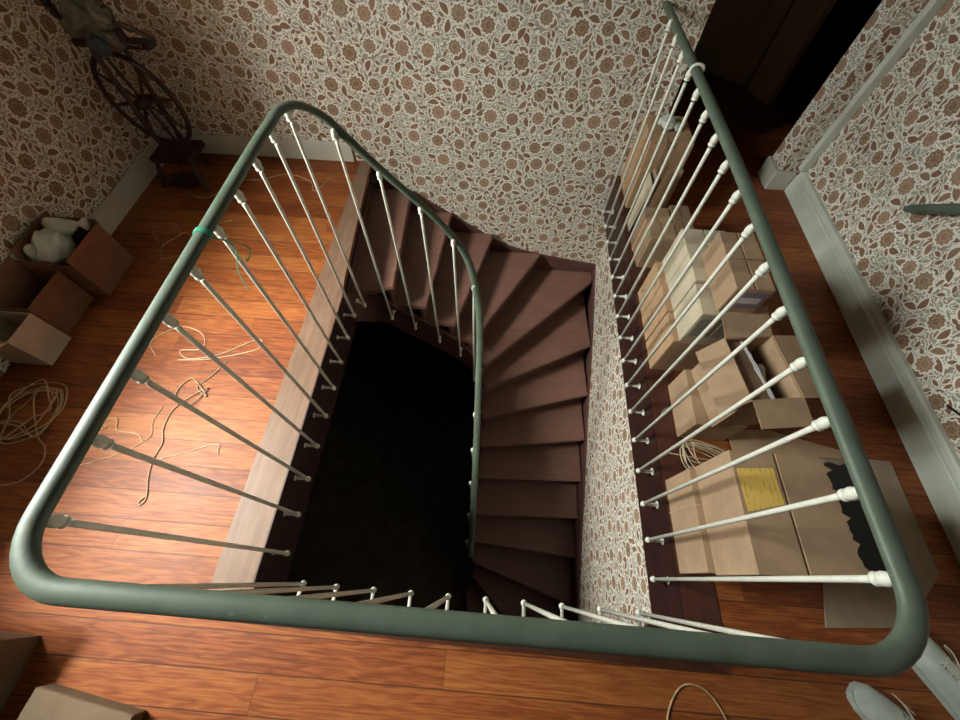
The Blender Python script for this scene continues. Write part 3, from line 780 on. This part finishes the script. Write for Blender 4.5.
# ------------------------------------------------------------------ cords on the floor
def cord(label, pts, r=0.0022, mat='cord', per=8, name='cord', group=None):
    z = 0.0005 + r
    P = [Vector((p[0], p[1], z + (p[2] if len(p) > 2 else 0))) for p in pts]
    return tag(obj(name, TB(spline(P, per), r, 6), M[mat], smooth=True), label, 'cord', group)
def coil(cx, cy, rx, ry, turns, seed, jit=0.25, per=7, ph=0):
    random.seed(seed); out = []
    for k in range(int(turns * per)):
        a = 2 * PI * k / per + ph; j = 1 + random.uniform(-jit, jit)
        out.append((cx + rx * math.cos(a) * j, cy + ry * math.sin(a) * j, 0.0022 * (k // per) + random.uniform(0, .003)))
    return out
cord('tangled coil of pale cord on the floor at the left edge', coil(-1.96, 0.50, 0.10, 0.10, 6.5, 3, 0.55) + [(-1.87, 0.40, .004), (-1.80, 0.34), (-1.78, 0.27), (-1.83, 0.20), (-1.95, 0.18)], 0.0028, 'cord')
cord('looped cord lying on the sunlit boards behind the left rail', [(-1.56, 0.80), (-1.62, 0.88), (-1.52, 0.97), (-1.40, 0.94), (-1.36, 0.86), (-1.46, 0.84), (-1.40, 0.80), (-1.26, 0.84), (-1.12, 0.93), (-1.10, 0.88), (-1.22, 0.83), (-1.34, 0.80), (-1.45, 0.79)], 0.0022, 'cord_pale')
cord('knotted grey cord trailing down the middle of the sunlit boards', [(-1.22, 0.80), (-1.26, 0.72), (-1.30, 0.66), (-1.24, 0.62, .003), (-1.34, 0.70, .003), (-1.38, 0.62), (-1.30, 0.57, .004), (-1.25, 0.66, .004), (-1.32, 0.60, .003), (-1.36, 0.54), (-1.36, 0.46), (-1.335, 0.40), (-1.34, 0.33), (-1.325, 0.26), (-1.30, 0.20), (-1.295, 0.17), (-1.31, 0.155), (-1.315, 0.17), (-1.30, 0.185, .003)], 0.0026, 'cord_dark')
cord('thin cord curving from the grey knotted cord towards the left rail', [(-1.41, 0.56), (-1.42, 0.49), (-1.40, 0.42), (-1.48, 0.35), (-1.56, 0.31), (-1.64, 0.28)], 0.0018, 'cord')
cord('short thin cord with a white tip lying on the pale reflection', [(-1.32, 0.33), (-1.29, 0.345), (-1.22, 0.37), (-1.14, 0.405), (-1.10, 0.41), (-1.095, 0.39), (-1.085, 0.37)], 0.0018, 'cord_pale')
cord('small curled cord near the shadow edge left of the rail', [(-1.66, 0.42), (-1.60, 0.45), (-1.66, 0.47), (-1.58, 0.49), (-1.55, 0.44), (-1.46, 0.43), (-1.42, 0.40)], 0.0022, 'cord')
cord('long reddish cord trailing from the spinning wheel along the back boards', [(-1.86, 1.90), (-1.80, 1.89), (-1.74, 1.93), (-1.66, 2.06), (-1.50, 2.10), (-1.36, 2.16), (-1.20, 2.10), (-1.16, 2.02), (-1.12, 2.06), (-1.08, 2.18)], 0.0028, 'cord')
cord('short wavy cord in the dim area in front of the spinning wheel', [(-1.86, 1.48), (-1.78, 1.60), (-1.72, 1.56), (-1.66, 1.66), (-1.55, 1.72)], 0.0024, 'cord')
cord('faint cord loop in the dim area beside the reddish box', [(-1.90, 1.52), (-1.98, 1.62), (-1.88, 1.66), (-1.80, 1.58), (-1.86, 1.50), (-1.82, 1.40), (-1.74, 1.42)], 0.002, 'cord_dark')
cord('single loop of tan cord on the boards at the bottom of the picture', [(0.60, -0.60), (0.62, -0.42), (0.635, -0.33), (0.67, -0.27), (0.71, -0.245), (0.76, -0.252), (0.80, -0.29), (0.83, -0.36), (0.86, -0.48)], 0.0028, 'cord')
random.seed(11)
tp = [(0.765, 0.52, 0.002)]
for k in range(26):
    a = k * 2.1; tp.append((0.865 + 0.10 * math.cos(a) * random.uniform(.6, 1.1), 0.495 + 0.07 * math.sin(a) * random.uniform(.5, 1.1), 0.01 + 0.0045 * k + random.uniform(0, .02)))
cord('tangle of pale string heaped between the open box and the yellow-labelled box', tp, 0.0022, 'cord_pale', name='string_tangle')
cord('pale string end crossing the floor edge beside the open box', [(0.75, 0.66, 0.004), (0.775, 0.70, 0.02), (0.80, 0.72, 0.012), (0.815, 0.715, 0.004)], 0.002, 'cord_pale')
for i, (a, b) in enumerate((((0.79, 2.006, 0.01), (0.80, 2.02, 0.405)), ((0.835, 2.004, 0.01), (0.83, 2.02, 0.405)))):
    A, B = Vector(a), Vector(b)
    tag(obj('string', TB([A, A.lerp(B, .5) + Vector((-.012, -.004, 0)), B, B + Vector((.02, .08, .0005)), ], 0.0016, 5), M['cord_pale']), ('pale string hanging down the back stack on its left', 'pale string hanging down the back stack on its right')[i], 'string', 'strings hanging before the back stack')

# ------------------------------------------------------------------ spinning wheel
sw = thing('spinning_wheel', 'dark turned-wood spinning wheel with wool standing in the back left corner', 'spinning wheel', (-1.95, 2.12, 0.0))
WC = Vector((-1.95, 2.10, 0.435)); WR = 0.225; PH = math.radians(-10)
wu = Vector((math.cos(PH), math.sin(PH), 0)); wn_ = Vector((-math.sin(PH), math.cos(PH), 0))
def on_wheel(a, r, off=0): return WC + wu * (math.cos(a) * r) + Vector((0, 0, math.sin(a) * r)) + wn_ * off
wheel = obj('wheel_rim', TB([on_wheel(2 * PI * k / 40, WR) for k in range(40)], 0.013, 8, closed=True), M['wheelwood'], sw, smooth=True)
for k in range(8):
    a = 2 * PI * k / 8 + .2
    bm = bmesh.new(); p0, p1 = on_wheel(a, 0.02), on_wheel(a, WR - .008)
    ax = (p1 - p0); Ls = ax.length
    add_lathe(bm, [(0.006, 0), (0.006, Ls * .2), (0.010, Ls * .32), (0.006, Ls * .42), (0.011, Ls * .6), (0.006, Ls * .8), (0.007, Ls)], p0, ax, 8)
    obj('spoke', bm, M['wheelwood'], sw, smooth=True)
bm = bmesh.new(); add_lathe(bm, [(0.012, -.06), (0.03, -.022), (0.036, 0), (0.03, .022), (0.012, .06)], WC, wn_, 12)
obj('hub', bm, M['wheelwood'], sw, smooth=True)
turned = lambda L: [(0.014, 0), (0.017, L * .08), (0.010, L * .14), (0.016, L * .3), (0.018, L * .45), (0.011, L * .55), (0.016, L * .7), (0.011, L * .85), (0.014, L)]
def post(name, a, b):
    a, b = Vector(a), Vector(b); bm = bmesh.new(); add_lathe(bm, turned((b - a).length), a, b - a, 10)
    return obj(name, bm, M['wheelwood'], sw, smooth=True)
for s in (-1, 1):
    q = WC + wn_ * .07 * s
    post('upright', (q.x, q.y, 0.17), (q.x + (0.02 if s > 0 else -.0), q.y, 0.70))
obj('table', BX(-2.07, -1.83, 2.0, 2.2, 0.14, 0.175, 0.006), M['wheelwood'], sw)
for a, b in (((-2.05, 2.02, 0.145), (-2.08, 1.97, 0.0)), ((-1.85, 2.03, 0.145), (-1.80, 1.96, 0.0)), ((-1.94, 2.18, 0.145), (-1.92, 2.24, 0.0))):
    post('leg', b, a)
obj('treadle', BX(-2.03, -1.86, 1.95, 2.07, 0.025, 0.042, 0.004), M['wheelwood'], sw)
obj('footman', TB([(-1.93, 2.03, 0.04), (-1.955, 2.03, 0.25), (-1.95, 2.03, 0.435)], 0.005, 6), M['wheelwood'], sw)
obj('cross_rail', BX(-2.08, -1.70, 2.07, 2.13, 0.69, 0.72, 0.006), M['wheelwood'], sw)
for x in (-2.04, -1.82): post('maiden', (x, 2.10, 0.715), (x - (.02 if x < -1.9 else -.02), 2.06, 0.86))
bm = bmesh.new()
add_tube(bm, spline([(-1.80, 2.05, 0.80), (-1.74, 2.04, 0.80), (-1.68, 2.04, 0.775), (-1.63, 2.04, 0.745)], 5), [0.010] * 15 + [0.006], 8)
add_tube(bm, spline([(-1.80, 2.05, 0.77), (-1.76, 2.02, 0.74), (-1.70, 2.02, 0.73)], 5), 0.008, 8)
obj('flyer', bm, M['wheelwood'], sw, smooth=True)
post('distaff', (-2.06, 2.10, 0.72), (-2.10, 2.08, 1.05))
bm = bmesh.new(); lump(bm, (-1.93, 2.07, 0.79), (0.10, 0.05, 0.075), 0.5, 4, 12); lump(bm, (-1.86, 2.06, 0.74), (0.055, 0.045, 0.045), 0.5, 3, 15); lump(bm, (-1.83, 2.06, 0.83), (0.05, 0.04, 0.045), 0.5, 3, 18)
obj('wool', bm, M['wool'], sw, smooth=True)['label'] = 'greyish raw wool'
bm = bmesh.new(); lump(bm, (-1.885, 2.00, 0.725), (0.045, 0.03, 0.04), 0.3, 3, 21)
obj('yarn', bm, M['wool_blue'], sw, smooth=True)['label'] = 'slate blue yarn'

# ------------------------------------------------------------------ shoes
def shoe(label, toe, ang, flip=1):
    t = thing('canvas_shoe', label, 'shoe', (toe[0], toe[1], 0.0005), 'pair of pale canvas shoes', ang)
    ST = [(0.000, 0.012, 0.030, 0.004), (0.008, 0.026, 0.042, 0.004), (0.03, 0.040, 0.056, 0.002), (0.065, 0.047, 0.066, 0), (0.10, 0.047, 0.076, -.002), (0.14, 0.042, 0.092, -.004), (0.18, 0.037, 0.098, -.004), (0.22, 0.036, 0.095, -.002), (0.255, 0.034, 0.092, 0), (0.275, 0.024, 0.088, 0), (0.282, 0.010, 0.08, 0)]
    def ring_out(bm, x, w, z0, z1, off, rnd):
        vs = []
        for k in range(13):
            a = PI * k / 12
            vs.append(bm.verts.new((x, (math.cos(a) * w) * (1 if not rnd else 1) + off * flip, z0 + (z1 - z0) * (math.sin(a) ** (0.55 if rnd else 1)))))
        return vs
    bm = bmesh.new(); R = [ring_out(bm, x, w, 0.020, h, o, True) for x, w, h, o in ST]
    for A, B in zip(R, R[1:]):
        for k in range(12): bm.faces.new((A[k], A[k + 1], B[k + 1], B[k]))
    bm.faces.new(R[0]); bm.faces.new(R[-1][::-1])
    obj('upper', bm, M['canvas'], t, smooth=True, world=False)
    bm = bmesh.new(); out = [(x - .003 if x < .01 else x, -(w + .004) + o * flip) for x, w, h, o in ST] + [(x, (w + .004) + o * flip) for x, w, h, o in ST][::-1]
    add_prism(bm, out, 0.0, 0.024)
    obj('sole', bm, M['rubber'], t, world=False)
    bm = bmesh.new()
    q = [(0.085, 0.012, 0.0765), (0.165, 0.018, 0.101), (0.165, -0.018, 0.101), (0.085, -0.012, 0.0765)]
    add_slab(bm, q, 0.004); obj('tongue', bm, M['canvas'], t, world=False)
    bm = bmesh.new(); add_lathe(bm, [(0.028, 0), (0.030, 0.004), (0.028, 0.008)], (0.215, 0, 0.092), (0, 0, 1), 16)
    obj('collar_lining', bm, M['lining'], t, world=False)
    bm = bmesh.new()
    for i in range(4):
        x = 0.09 + .019 * i; z = 0.080 + .0063 * i
        add_tube(bm, [(x, 0.022, z - .004), (x + .006, 0, z + .003), (x + .012, -0.022, z)], 0.002, 5)
        add_tube(bm, [(x, -0.022, z - .004), (x + .006, 0, z + .005), (x + .012, 0.022, z)], 0.002, 5)
    add_tube(bm, spline([(0.12, 0.02 * flip, 0.088), (0.09, 0.05 * flip, 0.07), (0.075, 0.062 * flip, 0.05), (0.10, 0.066 * flip, 0.04), (0.15, 0.058 * flip, 0.04)], 6), 0.002, 5)
    obj('lace', bm, M['lace'], t, world=False)
    return t
shoe('pale canvas shoe with toe pointing left at the bottom right, nearer shoe', (1.232, -0.220), math.radians(-37), 1)
shoe('pale canvas shoe partly hidden behind the railing corner at the right edge', (1.470, -0.035), math.radians(-64), 1)

# ------------------------------------------------------------------ right wall pieces
wr = thing('wall_handrail', 'green wooden wall handrail whose tip enters at the right edge', 'handrail', (1.78, 1.2, 0.72))
A, B = Vector((1.775, 1.55, 0.468)), Vector((1.775, 0.55, 1.26))
bm = bmesh.new(); d = B - A
add_tube(bm, [A + d * q for q in (0, .02, .06, .5, 1)], [0.013, 0.017, 0.020, 0.022, 0.022], 12)
obj('rail', bm, M['green'], wr, smooth=True)
bm = bmesh.new()
for q in (0.5, 0.9):
    p = A + d * q; add_tube(bm, [p, p + Vector((0.054, 0, -.02))], 0.008, 8)
obj('bracket', bm, M['iron'], wr)
tag(obj('cable', TB(spline([(XR - .006, 0.735, 0.195), (XR - .006, 0.68, 0.222), (XR - .006, 0.60, 0.255), (XR - .006, 0.50, 0.29), (XR - .006, 0.40, 0.30), (XR - .007, 0.32, 0.22), (XR - .008, 0.28, 0.146)], 6), 0.0045, 8), M['cable'], smooth=True), 'black cable on the wallpaper just above the right skirting board', 'cable')

# lower hall furniture glimpsed in the dark
ch = thing('wooden_chest', 'dark reddish wooden chest barely visible down in the hall', 'chest', (-0.8, 1.95, -2.70))
obj('body', BX(-1.05, -0.58, 1.72, 2.2, -2.699, -2.32, 0.008), M['fascia'], ch)
obj('lid', BX(-1.07, -0.56, 1.70, 2.22, -2.319, -2.285, 0.008), M['fascia'], ch)

# ------------------------------------------------------------------ light, world, camera
w = bpy.data.worlds.new('sky'); SC.world = w; w.use_nodes = True
nt = w.node_tree; nt.nodes.clear()
out = nt.nodes.new('ShaderNodeOutputWorld'); bg = nt.nodes.new('ShaderNodeBackground')
tc = nt.nodes.new('ShaderNodeTexCoord'); sx = nt.nodes.new('ShaderNodeSeparateXYZ'); cr = nt.nodes.new('ShaderNodeValToRGB')
mr = nt.nodes.new('ShaderNodeMapRange'); mr.inputs[1].default_value = -1; mr.inputs[2].default_value = 1
nt.links.new(tc.outputs['Generated'], sx.inputs[0]); nt.links.new(sx.outputs[2], mr.inputs[0]); nt.links.new(mr.outputs[0], cr.inputs[0])
e = cr.color_ramp.elements
e[0].position = 0.0; e[0].color = (0.06, 0.065, 0.055, 1)
e[1].position = 1.0; e[1].color = (2.3, 2.3, 2.05, 1)
for p, c in ((0.50, (0.06, 0.065, 0.055)), (0.60, (0.17, 0.18, 0.175)), (0.74, (0.46, 0.49, 0.46)), (0.86, (1.0, 1.0, 0.91))):
    q = cr.color_ramp.elements.new(p); q.color = (*c, 1)
nt.links.new(cr.outputs[0], bg.inputs[0]); bg.inputs[1].default_value = 205.0
nt.links.new(bg.outputs[0], out.inputs[0])
L = bpy.data.lights.new('window_portal', 'AREA'); L.shape = 'RECTANGLE'; L.size = WY1 - WY0; L.size_y = WZ1 - WZ0
L.cycles.is_portal = True
lo = bpy.data.objects.new('window_portal', L); COL.objects.link(lo)
lo.location = (XL - WT - .01, (WY0 + WY1) / 2, (WZ0 + WZ1) / 2)
lo.rotation_euler = Vector((1, 0, 0)).to_track_quat('-Z', 'Y').to_euler()

cam = bpy.data.cameras.new('camera'); co = bpy.data.objects.new('camera', cam); COL.objects.link(co)
p, r, y = 1.05846719, 0.0273706287, -0.0489355594
F = Vector((math.sin(y) * math.cos(p), math.cos(y) * math.cos(p), -math.sin(p)))
R0 = Vector((math.cos(y), -math.sin(y), 0)); U0 = R0.cross(F)
R = R0 * math.cos(r) + U0 * math.sin(r); U = U0 * math.cos(r) - R0 * math.sin(r)
co.matrix_world = Matrix(((R.x, U.x, -F.x, 0), (R.y, U.y, -F.y, 0), (R.z, U.z, -F.z, 1.60855998), (0, 0, 0, 1)))
cam.sensor_fit = 'HORIZONTAL'; cam.sensor_width = 36; cam.lens = 36 * 390.309 / 960
cam.clip_start = 0.02
SC.camera = co
SC.view_settings.view_transform = 'Standard'; SC.view_settings.look = 'None'
SC.view_settings.gamma = 1; SC.view_settings.use_curve_mapping = False
SC.view_settings.exposure = 0.0
SC.cycles.use_denoising = True
SC.cycles.max_bounces = 8; SC.cycles.diffuse_bounces = 5
